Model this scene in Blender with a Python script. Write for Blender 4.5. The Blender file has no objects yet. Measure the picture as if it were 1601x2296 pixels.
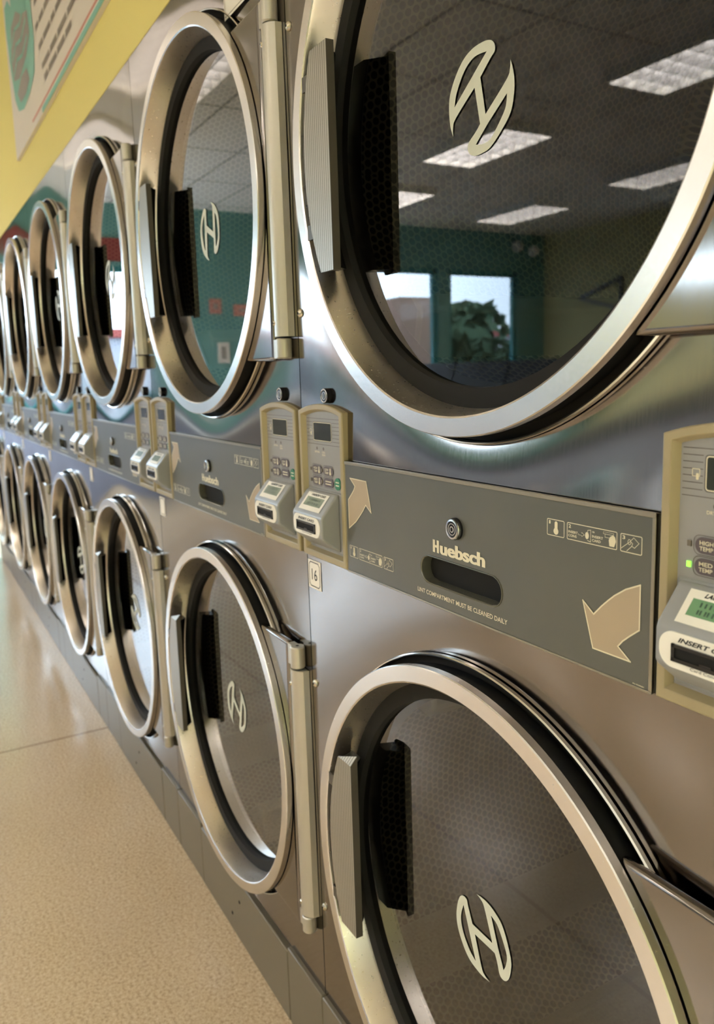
import bpy, bmesh, math, random
from mathutils import Matrix, Vector
random.seed(7)
sc = bpy.context.scene
C = bpy.context.collection

# ------------------------------------------------------------------ camera
YAW, PITCH, ROLL = 1.0481, 0.1602, -0.0291
FPX, PCX, PCY = 1804.66, 824.81, 1125.58
IW, IH = 1601.0, 2296.0
cam = bpy.data.cameras.new('camera'); camo = bpy.data.objects.new('camera', cam); C.objects.link(camo)
fw = Vector((-math.sin(YAW)*math.cos(PITCH), math.cos(YAW)*math.cos(PITCH), -math.sin(PITCH)))
rt = Vector((math.cos(YAW), math.sin(YAW), 0.0)); up = rt.cross(fw)
r2 = math.cos(ROLL)*rt + math.sin(ROLL)*up
u2 = -math.sin(ROLL)*rt + math.cos(ROLL)*up
m = Matrix((r2, u2, -fw)).transposed().to_4x4(); m.translation = Vector((1.08064, -0.51418, 1.17400))
camo.matrix_world = m
cam.sensor_fit = 'VERTICAL'; cam.sensor_height = 24.0; cam.lens = FPX/IH*24.0
cam.shift_x = -(PCX-IW/2)/IH
cam.shift_y = (PCY-IH/2)/IH
cam.clip_start = 0.02
cam.dof.use_dof = True; cam.dof.focus_distance = 0.84; cam.dof.aperture_fstop = cam.lens/3.8
sc.camera = camo

# ------------------------------------------------------------------ world, lights, exposure
sc.view_settings.view_transform = 'Standard'; sc.view_settings.look = 'None'
sc.view_settings.gamma = 1.0; sc.view_settings.use_curve_mapping = False
sc.view_settings.exposure = 1.28
SKY, LAMP = 6.2, 18.0
w = bpy.data.worlds.new('world'); sc.world = w; w.use_nodes = True
bg = w.node_tree.nodes['Background']; bg.inputs[0].default_value = (0.70, 0.84, 1.0, 1); bg.inputs[1].default_value = SKY
for (y0, y1, z0, z1) in ((-6.08, -5.06, 0.75, 2.3), (-4.9, -2.75, 0.75, 2.3), (-1.95, -0.35, 0.95, 2.2)):
    L = bpy.data.lights.new('window_portal', 'AREA'); L.shape = 'RECTANGLE'
    L.size = z1-z0; L.size_y = y1-y0; L.cycles.is_portal = True
    o = bpy.data.objects.new('window_portal', L); C.objects.link(o)
    o.location = (-6.70, (y0+y1)/2, (z0+z1)/2); o.rotation_euler = (0, -math.pi/2, 0)
L = bpy.data.lights.new('window_portal', 'AREA'); L.shape = 'RECTANGLE'; L.size = 1.55; L.size_y = 0.34; L.cycles.is_portal = True
o = bpy.data.objects.new('window_portal', L); C.objects.link(o); o.location = (-4.075, -6.55, 2.10); o.rotation_euler = (math.pi/2, 0, 0)
sc.cycles.max_bounces = 10; sc.cycles.diffuse_bounces = 4; sc.cycles.glossy_bounces = 6
sc.cycles.transparent_max_bounces = 12; sc.cycles.sample_clamp_indirect = 6.0
sc.cycles.use_denoising = True
sc.cycles.caustics_reflective = True

# ------------------------------------------------------------------ materials
def srgb(r, g, b):
    f = lambda c: (c/255/12.92) if c/255 <= 0.04045 else ((c/255+0.055)/1.055)**2.4
    return (f(r), f(g), f(b), 1)

def mat(name, col, rough=0.5, metal=0.0, emit=None, es=0.0, coat=0.0, spec=None):
    m = bpy.data.materials.new(name); m.use_nodes = True
    b = m.node_tree.nodes['Principled BSDF']
    b.inputs['Base Color'].default_value = col if len(col) == 4 else (*col, 1)
    b.inputs['Roughness'].default_value = rough; b.inputs['Metallic'].default_value = metal
    if coat: b.inputs['Coat Weight'].default_value = coat
    if spec is not None: b.inputs['Specular IOR Level'].default_value = spec
    if emit: b.inputs['Emission Color'].default_value = emit; b.inputs['Emission Strength'].default_value = es
    return m

class NT:
    def __init__(s, m): s.t = m.node_tree; s.b = s.t.nodes['Principled BSDF']
    def n(s, typ, **k):
        x = s.t.nodes.new(typ)
        for a, v in k.items(): setattr(x, a, v)
        return x
    def l(s, a, b): s.t.links.new(a, b)
    def math(s, op, a, b=None, c=None):
        x = s.n('ShaderNodeMath', operation=op)
        for i, v in enumerate((a, b, c)):
            if v is None: continue
            if isinstance(v, (int, float)): x.inputs[i].default_value = v
            else: s.l(v, x.inputs[i])
        return x.outputs[0]
    def ramp(s, fac, stops):
        x = s.n('ShaderNodeValToRGB'); e = x.color_ramp.elements
        while len(e) < len(stops): e.new(0.5)
        for q, (p, c) in zip(e, stops): q.position = p; q.color = c
        s.l(fac, x.inputs[0]); return x.outputs[0]
    def noise(s, scale, vec=None, detail=3, rough=0.5, stretch=None):
        tc = s.n('ShaderNodeTexCoord'); v = tc.outputs['Object'] if vec is None else vec
        if stretch:
            mp = s.n('ShaderNodeMapping'); mp.inputs['Scale'].default_value = stretch; s.l(v, mp.inputs[0]); v = mp.outputs[0]
        x = s.n('ShaderNodeTexNoise'); x.inputs['Scale'].default_value = scale; x.inputs['Detail'].default_value = detail
        x.inputs['Roughness'].default_value = rough; s.l(v, x.inputs['Vector']); return x.outputs['Fac']
    def bump(s, h, strength, dist):
        x = s.n('ShaderNodeBump'); x.inputs['Strength'].default_value = strength; x.inputs['Distance'].default_value = dist
        s.l(h, x.inputs['Height']); s.l(x.outputs[0], s.b.inputs['Normal'])

def steel(name, col, r0, r1, grain=(1, 1, 60), gs=18, bstr=0.05, bdist=0.0006, wav=0.0):
    m = mat(name, col, (r0+r1)/2, 1.0); t = NT(m)
    g = t.noise(gs, detail=4, stretch=grain)
    t.l(t.math('MULTIPLY_ADD', g, (r1-r0), r0), t.b.inputs['Roughness'])
    h = g
    if wav:
        h2 = t.noise(3.0, detail=1); h = t.math('ADD', t.math('MULTIPLY', g, bdist), t.math('MULTIPLY', h2, wav))
        t.bump(h, 1.0, 1.0)
    else: t.bump(h, bstr, bdist)
    return m

M = {}
M['steel'] = steel('brushed_steel', (0.245, 0.222, 0.203), 0.08, 0.14, grain=(26, 26, 1.2), gs=22, bdist=0.0000045, wav=0.00035)
M['steel_low'] = M['steel']
M['ring'] = steel('satin_ring_steel', (0.76, 0.725, 0.69), 0.20, 0.30, grain=(1, 1, 1), gs=240, bstr=0.10, bdist=0.00025)
M['cup'] = steel('satin_cup_steel', (0.86, 0.79, 0.71), 0.24, 0.34, grain=(1, 1, 1), gs=240, bstr=0.08, bdist=0.0002)
M['cup'].node_tree.nodes['Principled BSDF'].inputs['Metallic'].default_value = 1.0
M['hinge'] = mat('hinge_paint', srgb(192, 187, 174), 0.34, 0.6)
M['screw'] = mat('screw_steel', (0.62, 0.56, 0.44), 0.25, 1.0)
M['chrome'] = mat('chrome_edge', (0.72, 0.70, 0.66), 0.14, 1.0)
M['rubber'] = mat('black_rubber', (0.006, 0.006, 0.006), 0.32, 0.0)
M['seal'] = mat('seal_rubber', (0.004, 0.004, 0.004), 0.5, 0.0, spec=0.3)
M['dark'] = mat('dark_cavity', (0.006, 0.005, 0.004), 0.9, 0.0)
M['cab'] = mat('cabinet_sheet', (0.12, 0.11, 0.10), 0.6, 0.5)
M['olive'] = mat('olive_grey_paint', srgb(100, 98, 85), 0.42, 0.0, coat=0.15)
M['olivesm'] = mat('olive_gloss', srgb(104, 103, 92), 0.22, 0.35)
M['lip'] = mat('olive_lip', srgb(150, 143, 128), 0.30, 0.6)
M['toe'] = mat('toe_paint', srgb(116, 108, 92), 0.38, 0.25)
M['bezel'] = mat('khaki_plastic', srgb(164, 150, 116), 0.36, 0.0)
M['membrane'] = mat('membrane_grey', srgb(152, 151, 150), 0.32, 0.0)
M['mline'] = mat('membrane_line', srgb(88, 82, 76), 0.5)
M['cream'] = mat('cream_print', srgb(226, 218, 190), 0.5)
M['tan'] = mat('tan_print', srgb(176, 158, 132), 0.5)
M['lcd'] = mat('lcd_dark', srgb(48, 50, 40), 0.12)
M['lcdgreen'] = mat('lcd_green', srgb(100, 130, 100), 0.18, emit=srgb(96, 150, 96), es=0.12)
M['lcdgrey'] = mat('lcd_grey', srgb(132, 146, 132), 0.15)
M['lcdtext'] = mat('lcd_text', srgb(58, 84, 66), 0.3)
M['pill'] = mat('button_pill', srgb(92, 82, 86), 0.4)
M['green'] = mat('green_button', srgb(28, 120, 84), 0.35)
M['led'] = mat('green_led', srgb(110, 210, 60), 0.3, emit=srgb(120, 230, 60), es=1.2)
M['ledoff'] = mat('led_off', srgb(112, 104, 92), 0.3)
M['reader'] = mat('reader_grey', srgb(150, 151, 152), 0.33)
M['oval'] = mat('reader_white', srgb(246, 242, 232), 0.35)
M['black'] = mat('black_plastic', (0.008, 0.008, 0.009), 0.25)
M['ink'] = mat('black_ink', (0.012, 0.011, 0.011), 0.5)
M['white'] = mat('white_sticker', srgb(248, 242, 232), 0.5)
M['lockm'] = mat('lock_metal', (0.55, 0.55, 0.56), 0.22, 1.0)
M['lockd'] = mat('lock_dark', (0.02, 0.02, 0.025), 0.25, 0.6)
M['emblem'] = mat('emblem_print', srgb(206, 208, 192), 0.5)
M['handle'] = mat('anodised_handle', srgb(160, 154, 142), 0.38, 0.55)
M['handled'] = mat('handle_side', srgb(86, 80, 70), 0.4, 0.4)

# ribbed handle bump
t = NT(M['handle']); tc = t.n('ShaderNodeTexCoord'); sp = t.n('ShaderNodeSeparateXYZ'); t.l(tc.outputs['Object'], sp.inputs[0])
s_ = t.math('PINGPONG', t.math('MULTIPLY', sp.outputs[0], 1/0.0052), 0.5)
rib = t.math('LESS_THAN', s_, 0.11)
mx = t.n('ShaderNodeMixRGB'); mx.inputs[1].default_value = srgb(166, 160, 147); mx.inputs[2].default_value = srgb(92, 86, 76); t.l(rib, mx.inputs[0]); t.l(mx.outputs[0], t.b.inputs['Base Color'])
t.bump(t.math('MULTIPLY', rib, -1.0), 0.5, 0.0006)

# olive panel: faint mottling
t = NT(M['olive']); nz = t.noise(9, detail=5)
t.l(t.ramp(nz, [(0.3, srgb(86, 87, 80)), (0.75, srgb(94, 94, 86))]), t.b.inputs['Base Color'])
t.l(t.math('MULTIPLY_ADD', nz, 0.15, 0.34), t.b.inputs['Roughness'])

# tinted door glass: dark reflective pane
def glass_mat(name, tint, f0):
    m = bpy.data.materials.new(name); m.use_nodes = True; nt = m.node_tree
    for n in list(nt.nodes): nt.nodes.remove(n)
    out = nt.nodes.new('ShaderNodeOutputMaterial'); mix = nt.nodes.new('ShaderNodeMixShader')
    tr = nt.nodes.new('ShaderNodeBsdfTransparent'); tr.inputs[0].default_value = (*tint, 1)
    gl = nt.nodes.new('ShaderNodeBsdfGlossy'); gl.inputs['Roughness'].default_value = 0.012; gl.inputs[0].default_value = (0.97, 0.98, 1.0, 1)
    lw = nt.nodes.new('ShaderNodeLayerWeight'); lw.inputs['Blend'].default_value = 0.5
    pw = nt.nodes.new('ShaderNodeMath'); pw.operation = 'POWER'; pw.inputs[1].default_value = 3.0
    ma = nt.nodes.new('ShaderNodeMath'); ma.operation = 'MULTIPLY_ADD'; ma.inputs[1].default_value = 0.86; ma.inputs[2].default_value = f0
    nt.links.new(lw.outputs['Facing'], pw.inputs[0]); nt.links.new(pw.outputs[0], ma.inputs[0])
    nt.links.new(ma.outputs[0], mix.inputs[0]); nt.links.new(tr.outputs[0], mix.inputs[1]); nt.links.new(gl.outputs[0], mix.inputs[2])
    nt.links.new(mix.outputs[0], out.inputs[0]); return m
M['glass'] = glass_mat('tinted_door_glass', (0.46, 0.47, 0.44), 0.034)
M['window_glass'] = glass_mat('window_glass', (0.93, 0.96, 0.97), 0.02)

# perforated drum: hexagonal holes in cylinder coordinates
M['drum'] = mat('perforated_drum', (0.3, 0.28, 0.22), 0.45, 0.55)
t = NT(M['drum']); tc = t.n('ShaderNodeTexCoord'); sp = t.n('ShaderNodeSeparateXYZ'); t.l(tc.outputs['Object'], sp.inputs[0])
ang = t.math('ARCTAN2', sp.outputs[2], sp.outputs[0])
PU = 0.0122
u = t.math('DIVIDE', t.math('MULTIPLY', ang, 0.335), PU)
v = t.math('DIVIDE', sp.outputs[1], PU*0.866*2)
def cell(off):
    du = t.math('SUBTRACT', t.math('FRACT', t.math('ADD', u, off+100)), 0.5)
    dv = t.math('MULTIPLY', t.math('SUBTRACT', t.math('FRACT', t.math('ADD', v, off+100)), 0.5), 1.732)
    return t.math('SQRT', t.math('ADD', t.math('MULTIPLY', du, du), t.math('MULTIPLY', dv, dv)))
d = t.math('MINIMUM', cell(0.0), cell(0.5))
hole = t.math('LESS_THAN', d, 0.39)
# bands of plain metal between perforated zones
zone = t.math('GREATER_THAN', t.math('PINGPONG', t.math('ADD', ang, 0.35), 1.047), 0.13)
zone2 = t.math('GREATER_THAN', sp.outputs[1], 0.10)
hole = t.math('MULTIPLY', hole, zone)
mx = t.n('ShaderNodeMixRGB'); mx.inputs[1].default_value = (0.21, 0.19, 0.14, 1); mx.inputs[2].default_value = (0.004, 0.0035, 0.002, 1)
t.l(hole, mx.inputs[0]); t.l(mx.outputs[0], t.b.inputs['Base Color'])
t.l(t.math('SUBTRACT', 0.55, t.math('MULTIPLY', hole, 0.55)), t.b.inputs['Metallic'])
t.bump(t.math('MULTIPLY', d, 1.0), 0.35, 0.002)
M['drumplain'] = mat('drum_sheet', (0.30, 0.28, 0.23), 0.5, 0.6)

# room
M['yellow'] = mat('yellow_wall', srgb(232, 216, 130), 0.75)
M['yellow2'] = mat('olive_yellow_wall', srgb(198, 194, 142), 0.75)
M['teal'] = mat('teal_wall', srgb(104, 152, 146), 0.7)
M['wains'] = mat('pale_wainscot', srgb(128, 134, 152), 0.5)
M['tealtrim'] = mat('teal_frame', srgb(50, 128, 130), 0.45)
M['ceil'] = mat('ceiling_tile', srgb(206, 200, 190), 0.9)
t = NT(M['ceil']); tc = t.n('ShaderNodeTexCoord'); sp = t.n('ShaderNodeSeparateXYZ'); t.l(tc.outputs['Object'], sp.inputs[0])
gx = t.math('LESS_THAN', t.math('PINGPONG', t.math('DIVIDE', t.math('ADD', sp.outputs[0], 0.125), 0.90), 0.5), 0.012)
gy = t.math('LESS_THAN', t.math('PINGPONG', t.math('DIVIDE', t.math('ADD', sp.outputs[1], -0.05), 0.45), 0.5), 0.020)
g = t.math('MAXIMUM', gx, gy); mx = t.n('ShaderNodeMixRGB')
nz = t.noise(60, detail=4)
t.l(t.ramp(nz, [(0.35, srgb(236, 231, 224)), (0.7, srgb(246, 242, 236))]), mx.inputs[1]); mx.inputs[2].default_value = srgb(150, 146, 140)
t.l(g, mx.inputs[0]); t.l(mx.outputs[0], t.b.inputs['Base Color'])
M['floor'] = mat('sealed_tan_floor', srgb(176, 148, 112), 0.22, 0.0)
t = NT(M['floor']); n1 = t.noise(150, detail=3, rough=0.7); n2 = t.noise(2.5, detail=3)
tc = t.n('ShaderNodeTexCoord'); sp = t.n('ShaderNodeSeparateXYZ'); t.l(tc.outputs['Object'], sp.inputs[0])
jx = t.math('LESS_THAN', t.math('PINGPONG', t.math('DIVIDE', t.math('ADD', sp.outputs[0], 1.625), 3.0), 0.5), 0.0018)
jy = t.math('LESS_THAN', t.math('PINGPONG', t.math('DIVIDE', t.math('ADD', sp.outputs[1], 0.55+3.0), 3.0), 0.5), 0.0018)
joint = t.math('MAXIMUM', jx, jy)
c1 = t.ramp(n1, [(0.30, srgb(160, 138, 110)), (0.48, srgb(196, 174, 144)), (0.62, srgb(208, 188, 158)), (0.75, srgb(226, 211, 186))])
mx = t.n('ShaderNodeMixRGB'); mx.blend_type = 'MULTIPLY'; mx.inputs[0].default_value = 1.0; t.l(c1, mx.inputs[1])
t.l(t.ramp(n2, [(0.3, (0.93, 0.92, 0.90, 1)), (0.7, (1.0, 1.0, 1.0, 1))]), mx.inputs[2])
m2 = t.n('ShaderNodeMixRGB'); t.l(mx.outputs[0], m2.inputs[1]); m2.inputs[2].default_value = srgb(128, 102, 76)
t.l(t.math('MULTIPLY', joint, 0.8), m2.inputs[0]); t.l(m2.outputs[0], t.b.inputs['Base Color'])
t.l(t.math('MULTIPLY_ADD', n2, 0.10, 0.15), t.b.inputs['Roughness'])
M['lampframe'] = mat('lamp_frame_white', srgb(225, 222, 215), 0.5)
M['lamp'] = mat('lamp_louver', (0.8, 0.8, 0.8), 0.4, emit=(1.0, 0.935, 0.875, 1), es=LAMP)
M['louver'] = mat('louver_blade', srgb(190, 188, 186), 0.35, 0.4)
M['asphalt'] = mat('parking_ground', srgb(78, 78, 82), 0.9)
M['brick'] = mat('brown_pillar', srgb(150, 118, 100), 0.85)
M['leaf'] = mat('shrub_leaf', srgb(54, 78, 52), 0.8)
M['redboard'] = mat('red_board', srgb(140, 62, 54), 0.7)
M['washer'] = mat('washer_enamel', srgb(146, 146, 152), 0.35, 0.3)
M['washerdark'] = mat('washer_dark', srgb(52, 54, 58), 0.4)
M['signwhite'] = mat('sign_face', srgb(222, 212, 200), 0.6)
M['signteal'] = mat('sign_teal', srgb(128, 184, 168), 0.6)
M['signgrey'] = mat('sign_grey', srgb(152, 144, 136), 0.6)
M['signred'] = mat('sign_red', srgb(206, 140, 124), 0.6)
M['signink'] = mat('sign_ink', srgb(134, 122, 110), 0.6)

# ------------------------------------------------------------------ mesh helper
class MB:
    def __init__(s): s.v = []; s.f = []; s.mi = []; s.sm = []; s.mats = []
    def m(s, k):
        if k not in s.mats: s.mats.append(k)
        return s.mats.index(k)
    def add(s, vs, fs, k, smooth=False):
        o = len(s.v); s.v += [tuple(a) for a in vs]
        for f in fs: s.f.append(tuple(i+o for i in f)); s.mi.append(s.m(k)); s.sm.append(smooth)
    def box(s, x0, x1, y0, y1, z0, z1, k):
        s.add([(x0, y0, z0), (x1, y0, z0), (x1, y1, z0), (x0, y1, z0), (x0, y0, z1), (x1, y0, z1), (x1, y1, z1), (x0, y1, z1)],
              [(0, 3, 2, 1), (4, 5, 6, 7), (0, 1, 5, 4), (1, 2, 6, 5), (2, 3, 7, 6), (3, 0, 4, 7)], k)
    def loops(s, loops, k, smooth=False, capa=False, capb=False, close=True):
        n = len(loops[0]); vs = [p for l in loops for p in l]; fs = []
        for a in range(len(loops)-1):
            for i in range(n if close else n-1):
                j = (i+1) % n; fs.append((a*n+i, a*n+j, (a+1)*n+j, (a+1)*n+i))
        s.add(vs, fs, k, smooth)
        if capa: s.add(loops[0], [tuple(range(n))[::-1]], k)
        if capb: s.add(loops[-1], [tuple(range(n))], k)
    def lathe(s, prof, cx, cz, k, n=128, smooth=True, closed=False):
        ls = [[(cx+r*math.cos(2*math.pi*i/n), y, cz+r*math.sin(2*math.pi*i/n)) for i in range(n)] for r, y in prof]
        if closed: ls.append(ls[0])
        s.loops(ls, k, smooth)
    def disc(s, cx, cz, r, y, k, n=64):
        s.add([(cx+r*math.cos(2*math.pi*i/n), y, cz+r*math.sin(2*math.pi*i/n)) for i in range(n)], [tuple(range(n))], k)
    def dome(s, cx, y, cz, r, h, k, n=20):
        ls = []
        for a in (0, 25, 50, 75):
            rr = r*math.cos(math.radians(a)); ls.append([(cx+rr*math.cos(2*math.pi*i/n), y-h*math.sin(math.radians(a)), cz+rr*math.sin(2*math.pi*i/n)) for i in range(n)])
        s.loops(ls, k, True, capb=True)
    def prism(s, poly, y0, y1, k, smooth=False):  # poly of (x,z), front y0
        n = len(poly); vs = [(x, y0, z) for x, z in poly]+[(x, y1, z) for x, z in poly]
        s.add(vs, [tuple(range(n)), tuple(range(2*n-1, n-1, -1))]+[(i, i+n, (i+1) % n+n, (i+1) % n) for i in range(n)], k, smooth)
    def prismx(s, poly, x0, x1, k):  # poly of (y,z)
        n = len(poly); vs = [(x0, y, z) for y, z in poly]+[(x1, y, z) for y, z in poly]
        s.add(vs, [tuple(range(n)), tuple(range(2*n-1, n-1, -1))]+[(i, i+n, (i+1) % n+n, (i+1) % n) for i in range(n)], k)
    def prismz(s, poly, z0, z1, k, smooth=False):  # poly of (x,y)
        n = len(poly); vs = [(x, y, z0) for x, y in poly]+[(x, y, z1) for x, y in poly]
        s.add(vs, [tuple(range(n)), tuple(range(2*n-1, n-1, -1))], k)
        s.add(vs, [(i, i+n, (i+1) % n+n, (i+1) % n) for i in range(n)], k, smooth)
    def mesh(s, name):
        me = bpy.data.meshes.new(name); me.from_pydata(s.v, [], s.f)
        for k in s.mats: me.materials.append(M[k])
        me.polygons.foreach_set('material_index', s.mi); me.polygons.foreach_set('use_smooth', s.sm)
        me.update()
        bm = bmesh.new(); bm.from_mesh(me); bmesh.ops.remove_doubles(bm, verts=bm.verts, dist=1e-6)
        bmesh.ops.recalc_face_normals(bm, faces=bm.faces); bm.to_mesh(me); bm.free()
        me.set_sharp_from_angle(angle=math.radians(24)); return me
    def build(s, name, parent=None, loc=(0, 0, 0), bevel=0, seg=2, recalc=True):
        o = bpy.data.objects.new(name, s.mesh(name)); C.objects.link(o); o.location = loc
        if parent: o.parent = parent
        if bevel:
            b = o.modifiers.new('bevel', 'BEVEL'); b.width = bevel; b.segments = seg; b.limit_method = 'ANGLE'; b.angle_limit = 0.6
            b.harden_normals = False
        return o

def rrect(x0, x1, z0, z1, r, n=6):
    p = []
    for cx, cz, a0 in ((x1-r, z1-r, 0), (x0+r, z1-r, 90), (x0+r, z0+r, 180), (x1-r, z0+r, 270)):
        for i in range(n+1):
            a = math.radians(a0+90*i/n); p.append((cx+r*math.cos(a), cz+r*math.sin(a)))
    return p
def frame(mb, x0, x1, z0, z1, r, t, y, k):     # thin printed outline
    a = rrect(x0, x1, z0, z1, r); b = rrect(x0+t, x1-t, z0+t, z1-t, max(r-t, 0.0002))
    mb.loops([[(x, y, z) for x, z in a], [(x, y, z) for x, z in b]], k)
def flat(mb, poly, y, k): mb.add([(x, y, z) for x, z in poly], [tuple(range(len(poly)))], k)
def stroke(mb, pts, t, y, k):
    for (a, b) in zip(pts[:-1], pts[1:]):
        dx, dz = b[0]-a[0], b[1]-a[1]; L = math.hypot(dx, dz) or 1e-9; nx, nz = -dz/L*t/2, dx/L*t/2
        ex, ez = dx/L*t/2, dz/L*t/2
        flat(mb, [(a[0]-ex+nx, a[1]-ez+nz), (a[0]-ex-nx, a[1]-ez-nz), (b[0]+ex-nx, b[1]+ez-nz), (b[0]+ex+nx, b[1]+ez+nz)], y, k)
def curve_mesh(splines):                        # filled outline with holes -> verts(x,z), faces
    cu = bpy.data.curves.new('tmp', 'CURVE'); cu.dimensions = '2D'; cu.fill_mode = 'BOTH'
    for s in splines:
        sp = cu.splines.new('POLY'); sp.points.add(len(s)-1); sp.use_cyclic_u = True
        for q, (x, z) in zip(sp.points, s): q.co = (x, z, 0, 1)
    o = bpy.data.objects.new('tmp', cu); C.objects.link(o); bpy.context.view_layer.update()
    me = bpy.data.meshes.new_from_object(o.evaluated_get(bpy.context.evaluated_depsgraph_get()))
    r = ([(v.co.x, v.co.y) for v in me.vertices], [tuple(p.vertices) for p in me.polygons])
    bpy.data.objects.remove(o); bpy.data.meshes.remove(me); bpy.data.curves.remove(cu); return r
def text_geo(txt, bold=0.0, shear=0.0):
    cu = bpy.data.curves.new('tmp', 'FONT'); cu.body = txt; cu.size = 1.0; cu.offset = bold; cu.shear = shear; cu.resolution_u = 5
    o = bpy.data.objects.new('tmp', cu); C.objects.link(o); bpy.context.view_layer.update()
    me = bpy.data.meshes.new_from_object(o.evaluated_get(bpy.context.evaluated_depsgraph_get()))
    r = ([(v.co.x, v.co.y) for v in me.vertices], [tuple(p.vertices) for p in me.polygons])
    bpy.data.objects.remove(o); bpy.data.meshes.remove(me); bpy.data.curves.remove(cu); return r
def text(mb, txt, x0, x1, z0, z1, y, k, bold=0.0, shear=0.0, xf=None):
    vs, fs = text_geo(txt, bold, shear); xs = [v[0] for v in vs]; zs = [v[1] for v in vs]
    a, b, c, d = min(xs), max(xs), min(zs), max(zs)
    P = [(x0+(v[0]-a)/(b-a)*(x1-x0), y, z0+(v[1]-c)/(d-c)*(z1-z0)) for v in vs]
    if xf: P = [xf(p) for p in P]
    mb.add(P, fs, k)

def tag(o, label=None, cat=None, group=None, kind=None):
    if label: o['label'] = label
    if cat: o['category'] = cat
    if group: o['group'] = group
    if kind: o['kind'] = kind
    return o
def empty(name, loc=(0, 0, 0)):
    o = bpy.data.objects.new(name, None); o.empty_display_size = 0.1; C.objects.link(o); o.location = loc; return o
def kids(o): return [c for c in o.children]
def copy_tree(o, parent=None):
    c = o.copy(); C.objects.link(c); c.parent = parent
    for ch in kids(o): copy_tree(ch, c)
    return c

# ------------------------------------------------------------------ the room
XL, XR, YF, YB, CH = -6.65, 3.6, -6.5, 0.0, 2.75
def struct(mb, name, **k): o = mb.build(name, **k); o['kind'] = 'structure'; return o
b = MB(); b.box(XL-0.2, XR+0.1, YF-0.1, 1.0, -0.1, 0.0, 'floor'); struct(b, 'floor')
b = MB(); b.box(XL-0.2, XR+0.1, YF-0.1, 1.0, CH, CH+0.1, 'ceil'); struct(b, 'ceiling')
b = MB(); b.box(XL, XR, 0.0, 0.08, 1.863, CH, 'yellow'); struct(b, 'wall_back')
FW = (-4.85, -3.30, 1.93, 2.27)
b = MB(); b.box(XL-0.2, FW[0], YF-0.1, YF, 0, CH, 'yellow2'); b.box(FW[1], XR+0.1, YF-0.1, YF, 0, CH, 'yellow2')
b.box(FW[0], FW[1], YF-0.1, YF, 0, FW[2], 'yellow2'); b.box(FW[0], FW[1], YF-0.1, YF, FW[3], CH, 'yellow2'); struct(b, 'wall_front')
b = MB()
b.box(FW[0], FW[1], YF-0.08, YF-0.02, FW[2], FW[2]+0.04, 'tealtrim'); b.box(FW[0], FW[1], YF-0.08, YF-0.02, FW[3]-0.04, FW[3], 'tealtrim')
b.box(FW[0], FW[0]+0.04, YF-0.08, YF-0.02, FW[2], FW[3], 'tealtrim'); b.box(FW[1]-0.04, FW[1], YF-0.08, YF-0.02, FW[2], FW[3], 'tealtrim')
w_ = struct(b, 'window_3'); g = MB(); g.box(FW[0]+0.04, FW[1]-0.04, YF-0.052, YF-0.048, FW[2]+0.04, FW[3]-0.04, 'window_glass'); g.build('window_pane', parent=w_)
b = MB(); b.box(XR, XR+0.1, YF, 1.0, 0, CH, 'yellow2'); struct(b, 'wall_right')
WIN = [(-6.08, -5.06, 0.75, 2.3), (-4.9, -2.75, 0.75, 2.3), (-1.95, -0.35, 0.95, 2.2)]
b = MB(); x0, x1 = XL-0.14, XL
ys = [YF]+[v for wn in WIN for v in wn[:2]]+[1.0]
for i in range(0, len(ys), 2): b.box(x0, x1, ys[i], ys[i+1], 0, CH, 'teal')
for (a, c, z0, z1) in WIN:
    b.box(x0, x1, a, c, z1, CH, 'teal'); b.box(x0, x1, a, c, 0, z0, 'teal')
struct(b, 'wall_left')
b = MB()
for i in range(0, len(ys), 2): b.box(XL, XL+0.015, ys[i], min(ys[i+1], 0.0), 0, 1.06, 'wains')
b.box(XL, XL+0.015, -1.95, -0.35, 0, 0.95, 'wains'); b.box(XL, XL+0.015, -6.08, -5.06, 0, 0.75, 'wains'); b.box(XL, XL+0.015, -4.9, -2.75, 0, 0.75, 'wains')
struct(b, 'trim_1')
for i, (a, c, z0, z1) in enumerate(WIN):
    nm = 'window_%d' % (i+1) if i < 2 else 'door_1'
    b = MB(); xa, xb = XL-0.09, XL-0.03; tk = 0.05
    b.box(xa, xb, a, a+tk, z0, z1, 'tealtrim'); b.box(xa, xb, c-tk, c, z0, z1, 'tealtrim')
    b.box(xa, xb, a, c, z0, z0+tk, 'tealtrim'); b.box(xa, xb, a, c, z1-tk, z1, 'tealtrim')
    if i > 0: b.box(xa, xb, (a+c)/2-0.03, (a+c)/2+0.03, z0, z1, 'tealtrim')
    if i == 2: b.box(xa, xb, a, c, 0.95, 1.05, 'tealtrim')
    w_ = struct(b, nm)
    g = MB(); g.box(XL-0.064, XL-0.06, a+tk, c-tk, z0+tk, z1-tk, 'window_glass'); g.build('window_pane', parent=w_)
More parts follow.
